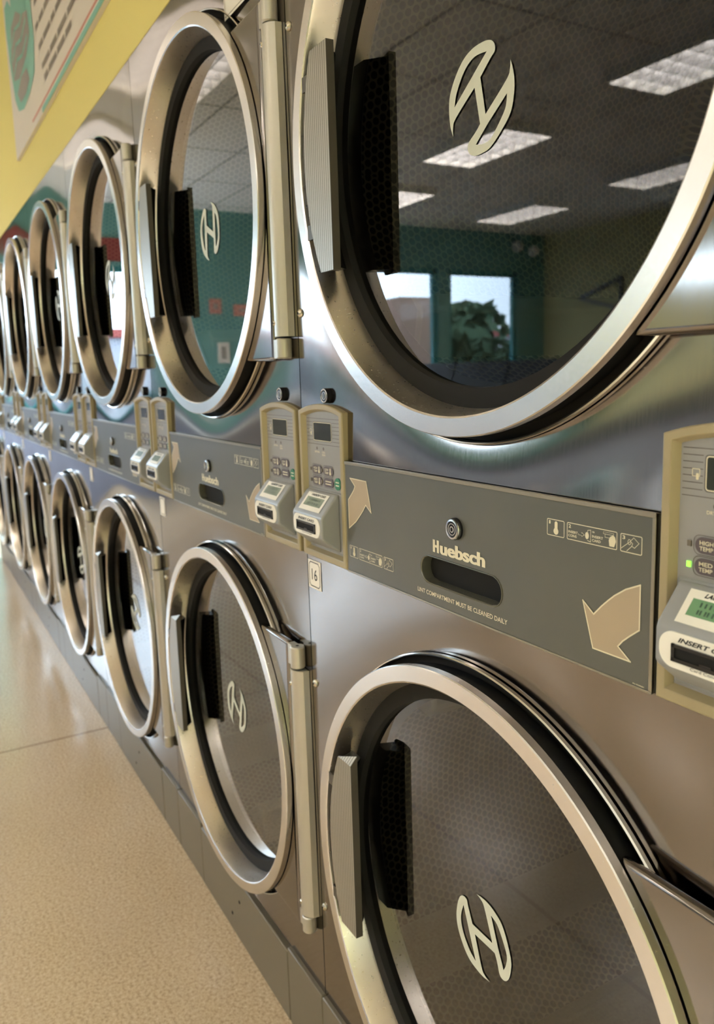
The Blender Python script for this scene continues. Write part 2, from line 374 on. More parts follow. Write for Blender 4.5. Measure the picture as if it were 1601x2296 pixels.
# things seen through the windows
b = MB(); b.box(-30, XL-0.15, -20, 14, -0.16, -0.1, 'asphalt'); struct(b, 'parking_ground')
b = MB(); b.box(-9.3, -8.7, -6.5, -5.7, -0.1, 2.2, 'brick'); b.box(-9.45, -8.55, -6.65, -5.55, -0.1, 0.25, 'brick')
tag(b.build('brick_pillar'), 'brown brick pillar outside the end wall windows', 'pillar')
def shrub(loc, r, h, label):
    root = empty('potted_shrub', loc); tag(root, label, 'shrub')
    p = MB(); p.loops([[(q*math.cos(2*math.pi*i/20), q*math.sin(2*math.pi*i/20), z) for i in range(20)] for q, z in ((0.16, 0), (0.22, 0.34), (0.24, 0.36), (0.2, 0.36), (0.19, 0.32))], 'brick', True, capa=True, capb=True); p.build('pot', root)
    s = MB(); s.loops([[(0.03*math.cos(a*math.pi/4), 0.03*math.sin(a*math.pi/4), z) for a in range(8)] for z in (0.3, h*0.6)], 'brick', True, capb=True); s.build('trunk', root)
    f = MB()
    for i in range(420):
        a, e, q = random.uniform(0, 6.28), random.uniform(-1.3, 1.5), r*random.uniform(0.35, 1.0)
        c = Vector((q*math.cos(a)*math.cos(e), q*math.sin(a)*math.cos(e), h*0.72+q*1.1*math.sin(e)))
        n = Vector((random.gauss(0, 1), random.gauss(0, 1), random.gauss(0, 1))).normalized(); t1 = n.orthogonal().normalized(); t2 = n.cross(t1)
        L, W = 0.11, 0.04
        f.add([c-t1*L, c-t2*W, c+t1*L, c+t2*W], [(0, 1, 2, 3)], 'leaf')
    f.build('foliage', root)
def street_tree(loc, h, r, label):
    root = empty('street_tree', loc); tag(root, label, 'tree')
    s = MB(); s.loops([[(q*math.cos(a*math.pi/5), q*math.sin(a*math.pi/5), z) for a in range(10)] for q, z in ((0.2, 0), (0.14, 0.6), (0.11, h*0.7))], 'brick', True, capb=True); s.build('trunk', root)
    f = MB()
    for i in range(500):
        a, e, q = random.uniform(0, 6.28), random.uniform(-1.4, 1.5), r*random.uniform(0.3, 1.0)
        c = Vector((q*math.cos(a)*math.cos(e), q*math.sin(a)*math.cos(e), h*0.68+q*0.8*math.sin(e)))
        n = Vector((random.gauss(0, 1), random.gauss(0, 1), random.gauss(0, 1))).normalized(); t1 = n.orthogonal().normalized(); t2 = n.cross(t1)
        f.add([c-t1*0.3, c-t2*0.16, c+t1*0.3, c+t2*0.16], [(0, 1, 2, 3)], 'leaf')
    f.build('foliage', root)
street_tree((-17.5, -13.6, -0.1), 3.0, 1.3, 'round leafy tree across the parking lot, nearest the corner window')
street_tree((-17.0, -16.2, -0.1), 2.8, 1.1, 'smaller leafy tree across the parking lot, farther from the door')
root = empty('low_building', (-24, -14, -0.1)); tag(root, 'long low grey building across the parking lot', 'building')
b = MB(); b.box(-1, 0, -10, 16, 0, 2.5, 'washer'); b.build('wall', root)
b = MB(); b.box(-1.2, 0.3, -10.3, 16.3, 2.5, 2.75, 'redboard'); b.build('roof', root)
for q in range(5):
    b = MB(); b.box(-0.02, 0.04, -8.5+4.6*q, -5.6+4.6*q, 0.5, 2.0, 'washerdark'); b.build('window', root)
shrub((-8.2, -7.6, -0.1), 0.42, 2.0, 'leafy shrub in a round pot outside the window nearest the corner')
shrub((-8.0, -5.0, -0.1), 0.36, 1.7, 'leafy shrub in a round pot outside the wide window')

# ceiling lights
def troffer():
    root = empty('ceiling_light')
    f = MB(); a, c, dp = 0.46, 0.235, 0.062
    f.box(-a, a, -c, -c+0.014, -dp, 0.0, 'lampframe'); f.box(-a, a, c-0.014, c, -dp, 0.0, 'lampframe')
    f.box(-a, -a+0.014, -c, c, -dp, 0.0, 'lampframe'); f.box(a-0.014, a, -c, c, -dp, 0.0, 'lampframe')
    f.build('light_frame', root)
    d = MB(); d.box(-a+0.014, a-0.014, -c+0.014, c-0.014, -0.006, -0.001, 'lamp'); d.build('lamp_panel', root)
    g = MB()
    for i in range(1, 7): x = -a+i*2*a/7; g.box(x-0.003, x+0.003, -c+0.014, c-0.014, -dp+0.004, -0.008, 'louver')
    for i in range(1, 4): y = -c+i*2*c/4; g.box(-a+0.014, a-0.014, y-0.003, y+0.003, -dp+0.004, -0.008, 'louver')
    g.build('louver', root); return root
M['lampdim'] = mat('lamp_dim', (0.8, 0.8, 0.8), 0.4, emit=(1.0, 0.90, 0.80, 1), es=2.6)
def dimmed(root):
    for c in root.children:
        if c.name.startswith('lamp_panel'):
            c.data = c.data.copy(); c.data.materials[0] = M['lampdim']
tr0 = troffer(); first = True
for y in (-3.2, -5.1, -0.86):
    for x in ((-4.85, -3.10) if y > -2 else (-5.45, -3.65, -1.85, -0.05, 1.75)):
        o = tr0 if first else copy_tree(tr0); first = False
        o.location = (x, -3.5 if (y < -3 and y > -4 and x < -5) else y, CH-0.0005)
        if y > -2: dimmed(o)
        tag(o, 'recessed ceiling light with a square louver grid in the tiled ceiling', 'ceiling light', 'ceiling lights of the laundry room')

# washers across the aisle (seen in the door glass)
def washer():
    root = empty('washing_machine')
    c = MB(); c.box(-0.34, 0.34, -0.38, 0.38, 0, 1.02, 'washer'); c.build('cabinet', root, bevel=0.012)
    k = MB(); k.prismx([(0.37, 1.02), (0.30, 1.23), (-0.25, 1.23), (-0.3, 1.02)], -0.34, 0.34, 'washerdark'); k.build('control_console', root)
    d = MB(); d.lathe([(0.14, 0.39), (0.145, 0.425), (0.22, 0.425), (0.235, 0.38)], 0, 0.56, 'chrome', 48); d.build('door_ring', root)
    g = MB(); g.disc(0, 0.56, 0.145, 0.40, 'black', 48); g.build('door_window', root)
    return root
w0 = washer()
for i in range(11):
    o = w0 if i == 0 else copy_tree(w0)
    o.location = (-5.6+0.70*i, -3.9, 0)
    tag(o, 'front loading washing machine with dark console in the row facing the dryers', 'washing machine', 'washing machines across the aisle')

root = empty('folding_table', (-6.2, -2.45, 0)); tag(root, 'white topped folding table against the teal end wall', 'table')
b = MB(); b.box(-0.36, 0.36, -0.55, 0.55, 0.94, 0.98, 'lampframe'); b.build('table_top', root, bevel=0.008)
b = MB(); b.box(-0.30, 0.30, -0.48, 0.48, 0.10, 0.935, 'washer'); b.build('table_base', root, bevel=0.01)
# tv bracket on the front wall and small notices on the teal wall
b = MB()
for (p, q) in (((-6.04, 1.95), (-5.40, 2.12)), ((-6.04, 1.95), (-5.40, 1.79)), ((-5.40, 2.14), (-5.40, 1.77))):
    dx, dz = q[0]-p[0], q[1]-p[1]; L = math.hypot(dx, dz); nx, nz = -dz/L*0.018, dx/L*0.018
    b.prism([(p[0]+nx, p[1]+nz), (p[0]-nx, p[1]-nz), (q[0]-nx, q[1]-nz), (q[0]+nx, q[1]+nz)], YF, YF+0.03, 'washerdark')
tag(b.build('wall_bracket'), 'dark triangular metal bracket on the olive wall', 'bracket')
for i, (yy, z0, z1, ww, k, lb) in enumerate(((-2.24, 1.78, 1.92, 0.12, 'signred', 'small reddish notice on the teal wall, nearest the glass door'), (-2.52, 1.76, 1.87, 0.18, 'signred', 'wider reddish notice on the teal wall'), (-2.30, 1.30, 1.50, 0.12, 'signwhite', 'pale switch plate lowest on the teal wall'))):
    b = MB(); b.box(XL, XL+0.012, yy-ww/2, yy+ww/2, z0, z1, k); b.box(XL+0.012, XL+0.014, yy-ww/5, yy+ww/5, z0+0.04, z1-0.04, 'signgrey')
    tag(b.build('wall_notice'), lb, 'notice')
b = MB(); b.box(XL, XL+0.02, -1.95, -0.35, 2.24, 2.44, 'redboard'); tag(b.build('header_board'), 'dull red board above the glass door on the end wall', 'board')
for i, (yy, zz) in enumerate(((-6.30, 2.56), (-6.05, 2.60))):
    b = MB(); b.dome(0, 0, 0, 0.07, 0.09, 'lampframe'); b.box(-0.05, 0.05, 0, 0.02, -0.05, 0.05, 'lampframe')
    o = b.build('emergency_lamp'); o.rotation_euler = (0, 0, math.pi/2); o.location = (XL+0.02, yy, zz)
    tag(o, 'small round white emergency lamp high on the teal wall by the corner', 'lamp', 'emergency lamps by the corner')

# big sign on the yellow wall above the dryers
root = empty('wall_sign', (0, 0, 0)); tag(root, 'large white sign with teal edge on the yellow wall above the dryers', 'sign')
SX0, SX1, SZ0, SZ1 = -2.44, -0.55, 2.022, 2.70
b = MB(); b.box(SX0, SX1, -0.012, 0.0, SZ0, SZ1, 'signwhite'); b.build('sign_board', root)
b = MB(); b.box(-1.80, SX1, -0.0135, -0.012, SZ0, SZ0+0.016, 'signteal'); b.box(-2.0, SX1, -0.0135, -0.012, SZ0+0.024, SZ0+0.030, 'signred'); b.build('sign_border', root)
b = MB()
flat(b, [(-2.40, 2.55), (-2.405, 2.47), (-2.385, 2.36), (-2.36, 2.29), (-2.33, 2.21), (-2.27, 2.155), (-2.15, 2.13), (-2.0, 2.14), (-1.88, 2.17), (-1.84, 2.26), (-1.85, 2.38), (-1.93, 2.44), (-2.0, 2.50), (-2.02, 2.66), (-2.22, 2.66), (-2.25, 2.50), (-2.32, 2.55)], -0.0135, 'signteal')
flat(b, [(-2.28, 2.44), (-2.33, 2.34), (-2.31, 2.27), (-2.18, 2.24), (-2.0, 2.26), (-1.91, 2.30), (-1.92, 2.37), (-2.04, 2.40), (-2.15, 2.45)], -0.0145, 'signgrey')
flat(b, [(-2.26, 2.21), (-2.20, 2.165), (-2.08, 2.16), (-1.98, 2.18), (-2.02, 2.225), (-2.14, 2.235)], -0.0145, 'signgrey')
for q in range(3):
    z = 2.285+q*0.05
    stroke(b, [(-2.30, z), (-2.20, z+0.022), (-2.08, z), (-1.96, z+0.020)], 0.012, -0.0150, 'signteal')
b.build('sign_picture', root)
b = MB()
for (z, x0, x1) in ((2.59, -1.78, -0.80), (2.50, -1.80, -0.72), (2.41, -1.80, -0.76), (2.33, -1.79, -0.80), (2.262, -1.80, -0.72), (2.196, -1.77, -0.80), (2.132, -1.74, -0.90), (2.094, -1.72, -1.35)):
    x = x0
    while x < x1:
        L = random.uniform(0.05, 0.14); flat(b, [(x, z), (x+L, z), (x+L, z+0.017), (x, z+0.017)], -0.0135, 'signink'); x += L+0.018
b.build('sign_lettering', root)

# ------------------------------------------------------------------ stacked dryers
W, XC, ZU, ZL = 0.8, 0.4035, 1.4438, 0.5047
HOLE = 0.345
def front_panel(cz, z0, z1):
    b = MB(); n = 192; rings = []
    xs0, xs1 = 0.0012, W-0.0012
    def edge(a):
        c, s = math.cos(a), math.sin(a); t = 1e9
        if c > 1e-9: t = min(t, (xs1-XC)/c)
        if c < -1e-9: t = min(t, (xs0-XC)/c)
        if s > 1e-9: t = min(t, (z1-cz)/s)
        if s < -1e-9: t = min(t, (z0-cz)/s)
        return t
    angs = [2*math.pi*i/n for i in range(n)]
    for px, pz in ((xs0, z0), (xs1, z0), (xs0, z1), (xs1, z1)):
        a = math.atan2(pz-cz, px-XC) % (2*math.pi); k = min(range(n), key=lambda i: abs(angs[i]-a)); angs[k] = a
    K = 14
    for j in range(K+1):
        f = (j/K)**1.6; l = []
        for a in angs:
            R = HOLE+(edge(a)-HOLE)*f
            dy = 0.0050*math.exp(-((R-HOLE)/0.11)) * (1-f)
            l.append((XC+R*math.cos(a), dy, cz+R*math.sin(a)))
        rings.append(l)
    b.loops(rings, 'steel', True)
    # folded edges
    e = rings[-1]; b.loops([e, [(x, 0.012, z) for x, y, z in e]], 'steel', False)
    e = rings[0]; b.loops([e, [(x, 0.014, z) for x, y, z in e]], 'dark', True)
    return b

def stick(mb, cx, cz, w, h, y):
    flat(mb, [(cx-w/2, cz-h/2), (cx+w/2, cz-h/2), (cx+w/2, cz+h/2), (cx-w/2, cz+h/2)], y, 'white')
    q = 0.17; iw, ih = w*0.40, h*0.42; c = 0.004
    pts = [(cx-iw+c, cz-ih), (cx+iw-c, cz-ih), (cx+iw, cz-ih+c), (cx+iw, cz+ih-c), (cx+iw-c, cz+ih), (cx-iw+c, cz+ih), (cx-iw, cz+ih-c), (cx-iw, cz-ih+c)]
    stroke(mb, pts+[pts[0]], 0.0014, y-0.0002, 'ink')

EMB = dict(outer=[(-0.0519, 0.0022), (-0.0505, -0.0163), ('c', -0.0454, -0.03), (-0.0452, -0.0201), (-0.0397, -0.0125), ('c', -0.0086, 0.0075), ('c', -0.0001, -0.0288), (-0.0071, -0.0346), (-0.0188, -0.0422), (-0.0204, -0.0478), (-0.0174, -0.0532), (-0.0094, -0.0569), (0.0026, -0.0573), (0.0161, -0.0547), (0.033, -0.0436), (0.0465, -0.0306), (0.0513, -0.0157), (0.0518, -0.0023), (0.0491, 0.0092), ('c', 0.0461, 0.0166), (0.0456, 0.0087), (0.0403, 0.0001), ('c', 0.0087, -0.022), ('c', 0.0008, 0.0143), (0.0166, 0.0267), (0.0232, 0.0312), (0.0227, 0.0379), (0.0167, 0.0431), (0.0054, 0.0454), (-0.0121, 0.0445), (-0.0274, 0.0386), (-0.04, 0.0274), (-0.0488, 0.0146)],
           h1=[('c', -0.0422, -0.0017), (-0.0382, 0.0115), (-0.0244, 0.0284), (-0.0083, 0.0359), ('c', 0.011, 0.0349)],
           h2=[('c', 0.0124, -0.0316), ('c', 0.0412, -0.0122), (0.0394, -0.0232), (0.0312, -0.0337), (0.0162, -0.0468), (0.0026, -0.0486), ('c', -0.0072, -0.0468)])
def smoothpoly(pts, n=5):
    P = [(p[-2], p[-1], len(p) == 3) for p in pts]; N = len(P); out = []
    for i in range(N):
        p1, p2 = P[i], P[(i+1) % N]
        p0 = P[i-1] if not p1[2] else p1; p3 = P[(i+2) % N] if not p2[2] else p2
        if p1[2] and p2[2]: out.append(p1[:2]); continue
        for k in range(n):
            t = k/n; q = []
            for d in (0, 1):
                a, b_, c, e = p0[d], p1[d], p2[d], p3[d]
                q.append(0.5*((2*b_)+(-a+c)*t+(2*a-5*b_+4*c-e)*t*t+(-a+3*b_-3*c+e)*t**3))
            out.append(tuple(q))
    return out
EV, EF = curve_mesh([smoothpoly(EMB[k]) for k in ('outer', 'h1', 'h2')])

def make_door(parent, cz, hd0, hd1, captop, rot, eoff, name='door'):
    GY = 0.0190
    # hinge wing plate + ring make the door leaf
    b = MB()
    b.lathe([(0.3300, -0.0165), (0.3378, -0.0170), (0.3385, -0.0178), (0.3385, -0.0272), (0.3374, -0.0285), (0.3192, -0.0285), (0.3172, -0.0272)], XC, cz, 'ring', 192)
    b.lathe([(0.3172, -0.0272), (0.3162, -0.0235), (0.3092, 0.0188), (0.3090, 0.0215), (0.318, 0.0215), (0.3300, -0.0165)], XC, cz, 'cup', 192)
    door = b.build(name, parent)
    me = door.data; bm = bmesh.new(); bm.from_mesh(me)
    bm.to_mesh(me); bm.free()
    g = MB(); g.lathe([(0.3092, 0.0205), (0.3090, 0.0186), (0.3010, 0.0184), (0.2975, 0.0186), (0.2968, 0.0172), (0.2950, 0.0166), (0.2932, 0.0172), (0.2926, 0.0192), (0.2926, 0.0240), (0.3092, 0.0250), (0.3092, 0.0205)], XC, cz, 'rubber', 160); g.build('glass_gasket', door)
    g = MB(); g.lathe([(0.3290, -0.0200), (0.3345, -0.0196), (0.3340, -0.0100), (0.3350, -0.0060), (0.3350, 0.004), (0.3200, 0.004)], XC, cz, 'seal', 160); g.build('door_seal', door)
    g = MB(); g.disc(XC, cz, 0.2935, GY, 'glass', 128); g.build('door_glass', door)
    # emblem printed on the glass
    e = MB(); cx, czz = 0.0, -0.0067
    e.add([(x-cx, 0.0, z-czz) for x, z in EV], EF, 'emblem')
    eo = e.build('emblem', door, loc=(XC+eoff[0], GY-0.0012, cz+eoff[1])); eo.rotation_euler = (0, -math.radians(rot), 0)
    # pull handle
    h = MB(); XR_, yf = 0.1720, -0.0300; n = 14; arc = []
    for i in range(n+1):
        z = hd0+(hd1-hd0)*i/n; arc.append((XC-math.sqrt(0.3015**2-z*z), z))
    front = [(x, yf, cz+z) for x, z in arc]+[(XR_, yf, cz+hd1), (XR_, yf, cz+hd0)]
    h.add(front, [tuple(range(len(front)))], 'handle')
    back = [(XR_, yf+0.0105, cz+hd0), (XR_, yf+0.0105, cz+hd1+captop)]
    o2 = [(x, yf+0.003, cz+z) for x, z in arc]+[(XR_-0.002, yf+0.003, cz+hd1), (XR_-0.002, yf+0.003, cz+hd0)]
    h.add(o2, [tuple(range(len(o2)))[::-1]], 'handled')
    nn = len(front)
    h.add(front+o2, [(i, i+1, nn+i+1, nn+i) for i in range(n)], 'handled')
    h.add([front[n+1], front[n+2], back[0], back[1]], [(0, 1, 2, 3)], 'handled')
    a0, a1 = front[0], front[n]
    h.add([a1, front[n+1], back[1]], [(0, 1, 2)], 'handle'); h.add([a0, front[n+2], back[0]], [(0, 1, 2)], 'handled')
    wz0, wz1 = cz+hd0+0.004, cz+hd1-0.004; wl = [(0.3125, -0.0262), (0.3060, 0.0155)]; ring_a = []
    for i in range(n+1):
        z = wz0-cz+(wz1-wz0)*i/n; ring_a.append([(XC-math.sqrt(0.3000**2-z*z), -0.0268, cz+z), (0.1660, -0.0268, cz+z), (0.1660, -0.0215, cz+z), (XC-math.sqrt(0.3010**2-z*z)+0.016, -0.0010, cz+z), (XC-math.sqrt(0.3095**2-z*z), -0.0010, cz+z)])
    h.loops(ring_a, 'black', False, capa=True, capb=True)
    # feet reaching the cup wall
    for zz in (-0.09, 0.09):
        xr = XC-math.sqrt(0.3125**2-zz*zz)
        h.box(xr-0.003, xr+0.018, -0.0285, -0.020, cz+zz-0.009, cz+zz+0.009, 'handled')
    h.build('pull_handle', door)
    # wing
    wv = 0.249; b = MB(); arc = []
    a = math.asin(wv/0.3365)
    for i in range(25):
        q = a-2*a*i/24; arc.append((XC+0.3365*math.cos(q), cz+0.3365*math.sin(q)))
    poly = arc+[(0.7462, cz-wv), (0.7462, cz+wv)]
    b.prism(poly, -0.0170, -0.0040, 'steel'); b.build('hinge_plate', door, bevel=0.0055, seg=5)
    # hinge
    b = MB()
    sec = [(0.7475, -0.0005), (0.7475, -0.0125), (0.7590, -0.0130), (0.7600, -0.0178), (0.7635, -0.0206), (0.7700, -0.0218), (0.7765, -0.0206), (0.7830, -0.0165), (0.7880, -0.0100), (0.7895, -0.0005)]
    b.prismz(sec, cz-0.2150, cz+0.2100, 'hinge', True)
    hi = b.build('hinge_post', door)
    for q, zz in enumerate(((cz+0.2125, cz+0.2480), (cz-0.2470, cz-0.2175))):
        k = MB(); cx_, cy_, rr = 0.7715, -0.0105, 0.0118
        ring = lambda z, r: [(cx_+r*math.cos(2*math.pi*i/32), cy_+r*math.sin(2*math.pi*i/32), z) for i in range(32)]
        k.loops([ring(zz[0], rr-0.002), ring(zz[0]+0.002, rr), ring(zz[1]-0.002, rr), ring(zz[1], rr-0.0015)], 'hinge', True, capa=True, capb=True)
        k.box(0.7462, 0.7700, -0.0155, -0.004, zz[0]+0.001, zz[1]-0.001, 'hinge')
        k.add([(cx_+0.0028*math.cos(i*math.pi/6), cy_+0.0028*math.sin(i*math.pi/6), zz[1]+0.0003) for i in range(12)], [tuple(range(12))], 'dark')
        k.build('hinge_knuckle', door)
    for zz in (cz+0.186, cz-0.195):
        k = MB(); k.dome(0.7640, -0.0190, zz, 0.0044, 0.0042, 'screw'); k.disc(0.7640, zz, 0.0015, -0.0231, 'dark', 6); k.build('screw', hi)
    return door

def make_control(parent, x0, name='control_box', lit=0, lcdk='lcd'):
    w = 0.134; zb, zt = 0.908, 1.1215
    def outl(ins, y):
        l = []; xa, xb = x0+ins, x0+w-ins; c = x0+w/2; za, zc = zb+ins*1.15, zt-ins*0.9
        l += [(xa, y, za)]; l += [(xb, y, za)]
        n = 16
        for i in range(n+1):
            x = xb+(xa-xb)*i/n; u_ = (x-c)/(w/2); l.append((x, y, zc+0.0105*(1-u_*u_)))
        return l
    b = MB()
    b.loops([outl(0, 0.004), outl(0, -0.0070), outl(0.0014, -0.0084), outl(0.0084, -0.0084), outl(0.0118, -0.0015), outl(0.0122, -0.0003)], 'bezel')
    box = b.build(name, parent, bevel=0.0006)
    # membrane
    b = MB(); f = outl(0.0118, -0.0008); b.add(f, [tuple(range(len(f)))], 'membrane')
    y = -0.0011
    ox = x0
    for q in range(8):
        z = 1.0742+q*0.0052
        segs = [(0.014, 0.120)] if q in (0, 7) else [(0.014, 0.032), (0.092, 0.120)]
        for a, c in segs: flat(b, [(ox+a, z), (ox+c, z), (ox+c, z+0.0006), (ox+a, z+0.0006)], y, 'mline')
    frame(b, ox+0.0335, ox+0.0905, 1.0785, 1.1065, 0.003, 0.0008, y, 'mline')
    frame(b, ox+0.0345, ox+0.0895, 1.0793, 1.1057, 0.003, 0.0010, y-0.0001, 'cream')
    # little icon
    frame(b, ox+0.0225, ox+0.0295, 1.0895, 1.0955, 0.0005, 0.0006, y-0.0001, 'cream'); flat(b, rrect(ox+0.026, ox+0.0285, 1.087, 1.092, 0.0008), y-0.0001, 'cream')
    for cx_ in (0.044, 0.064):
        flat(b, [(ox+cx_+0.0022*math.cos(i*math.pi/6), 1.0685+0.0022*math.sin(i*math.pi/6)) for i in range(12)], y, 'mline')
        flat(b, [(ox+cx_+0.0013*math.cos(i*math.pi/6), 1.0685+0.0013*math.sin(i*math.pi/6)) for i in range(12)], y-0.0001, 'ledoff')
    text(b, 'DRYING', ox+0.0365, ox+0.0515, 1.0620, 1.0648, y, 'cream', 0.02)
    text(b, 'COOL', ox+0.059, ox+0.069, 1.0620, 1.0648, y, 'cream', 0.02); text(b, 'DOWN', ox+0.059, ox+0.069, 1.0582, 1.0610, y, 'cream', 0.02)
    b.build('keypad', box)
    b = MB(); flat(b, rrect(ox+0.0355, ox+0.0885, 1.0803, 1.1047, 0.002), -0.0013, lcdk); b.build('display', box)
    # buttons
    for q, (cx_, cz_, t1) in enumerate(((0.0425, 1.0378, 'HIGH'), (0.0770, 1.0378, 'LOW'), (0.0425, 1.0215, 'MED'), (0.0770, 1.0215, None))):
        b = MB(); b.prism(rrect(ox+cx_-0.0145, ox+cx_+0.0145, cz_-0.0062, cz_+0.0062, 0.0061), -0.0018, -0.0008, 'pill'); yy = -0.0020
        if t1:
            text(b, t1, ox+cx_-0.0105, ox+cx_+0.0015, cz_+0.0003, cz_+0.0036, yy, 'cream', 0.02); text(b, 'TEMP', ox+cx_-0.0105, ox+cx_+0.0015, cz_-0.0041, cz_-0.0008, yy, 'cream', 0.02)
            flat(b, rrect(ox+cx_+0.0053, ox+cx_+0.0083, cz_-0.002, cz_+0.0048, 0.0014), yy, 'cream')
            flat(b, [(ox+cx_+0.0068+0.0026*math.cos(i*math.pi/8), cz_-0.0026+0.0026*math.sin(i*math.pi/8)) for i in range(16)], yy-0.0001, 'cream')
        else:
            for z in (0.0018, -0.0020): flat(b, rrect(ox+cx_-0.009, ox+cx_+0.009, cz_+z-0.0008, cz_+z+0.0008, 0.0004), yy, 'cream')
        b.build('button', box)
        frm = MB(); frame(frm, ox+cx_-0.0165, ox+cx_+0.0162, cz_-0.0078, cz_+0.0078, 0.0055, 0.0005, -0.0012, 'mline')
        frm.box(ox+cx_-0.0216, ox+cx_-0.0182, -0.0020, -0.0010, cz_-0.0022, cz_+0.0022, 'led' if lit == q+1 else 'ledoff'); frm.build('indicator', box)
    b = MB(); b.prism([(ox+0.1045+0.0085*math.cos(i*math.pi/12), 1.0225+0.0085*math.sin(i*math.pi/12)) for i in range(24)], -0.0022, -0.0008, 'green')
    for z in (0.0022, -0.0022): flat(b, rrect(ox+0.0995, ox+0.1095, 1.0225+z-0.0009, 1.0225+z+0.0009, 0.0004), -0.0024, 'cream')
    b.build('start_button', box)
    # card reader
    b = MB(); b.box(ox+0.0130, ox+0.1210, -0.0035, 0.0055, 0.9235, 1.0105, 'reader')
    rd = b.build('card_reader', box, bevel=0.003)
    prof = [(-0.0025, 1.0092), (-0.0080, 1.0084), (-0.0310, 0.9807), (-0.0325, 0.9762), (-0.0325, 0.9502), (-0.0295, 0.9467), (-0.0080, 0.9292), (-0.0025, 0.9272)]
    b = MB(); b.prismx(prof, ox+0.0185, ox+0.1115, 'reader'); hd = b.build('reader_head', box, bevel=0.0062, seg=4)
    # front details in one mesh
    b = MB(); cx_ = ox+0.0650
    b.prism(rrect(cx_-0.0415, cx_+0.0415, 0.9492, 0.9770, 0.0125, 10), -0.0335, -0.0318, 'oval')
    text(b, 'INSERT CARD', cx_-0.0245, cx_+0.0260, 0.9702, 0.9740, -0.0337, 'ink', 0.035, 0.35)
    text(b, 'Card Concepts', cx_-0.0130, cx_+0.0170, 0.9510, 0.9538, -0.0337, 'ink', 0.0)
    b.box(cx_-0.0295, cx_+0.0295, -0.0350, -0.0325, 0.9547, 0.9577, 'black'); b.box(cx_-0.0295, cx_+0.0295, -0.0350, -0.0325, 0.9657, 0.9682, 'black')
    b.box(cx_-0.0295, cx_-0.0265, -0.0350, -0.0325, 0.9547, 0.9682, 'black'); b.box(cx_+0.0265, cx_+0.0295, -0.0350, -0.0325, 0.9547, 0.9682, 'black')
    b.box(cx_-0.0270, cx_+0.0270, -0.0338, -0.0325, 0.9572, 0.9662, 'dark'); b.box(cx_-0.0050, cx_+0.0050, -0.0345, -0.0330, 0.9574, 0.9594, 'black')
    b.build('card_slot', box)
    # sloped label with lcd : map (x, t) -> slope
    P0, P1 = Vector((-0.0080, 1.0084)), Vector((-0.0310, 0.9807)); nrm = Vector((-(P0.y-P1.y), (P0.x-P1.x))).normalized()
    if nrm.x > 0: nrm = -nrm
    nrm = Vector((-abs(nrm.x), abs(nrm.y)))
    def sl(off):
        def f(p):
            q = P1+(P0-P1)*p[2]; return (p[0], q.x+nrm.x*off, q.y+nrm.y*off)
        return f
    def sflat(mb, pts, off, k): mb.add([sl(off)((x, 0, t_)) for x, t_ in pts], [tuple(range(len(pts)))], k)
    b = MB(); hw = 0.0320
    sflat(b, [(cx_-hw, 0.10), (cx_+hw, 0.10), (cx_+hw, 0.90), (cx_-hw, 0.90)], 0.0006, 'oval')
    sflat(b, [(cx_-0.0260, 0.30), (cx_+0.0260, 0.30), (cx_+0.0260, 0.70), (cx_-0.0260, 0.70)], 0.0008, 'lcdgreen')
    for t_ in (0.53, 0.36):
        x = cx_-0.018
        while x < cx_+0.018:
            sflat(b, [(x, t_), (x+0.0016, t_), (x+0.0016, t_+0.11), (x, t_+0.11)], 0.0009, 'lcdtext'); x += random.choice((0.0024, 0.0024, 0.0040))
    text(b, 'LAUNDRY CARD', cx_-0.0180, cx_+0.0240, 0.755, 0.86, 0, 'ink', 0.035, 0.35, xf=sl(0.0009))
    b.build('reader_display', box)
    return box

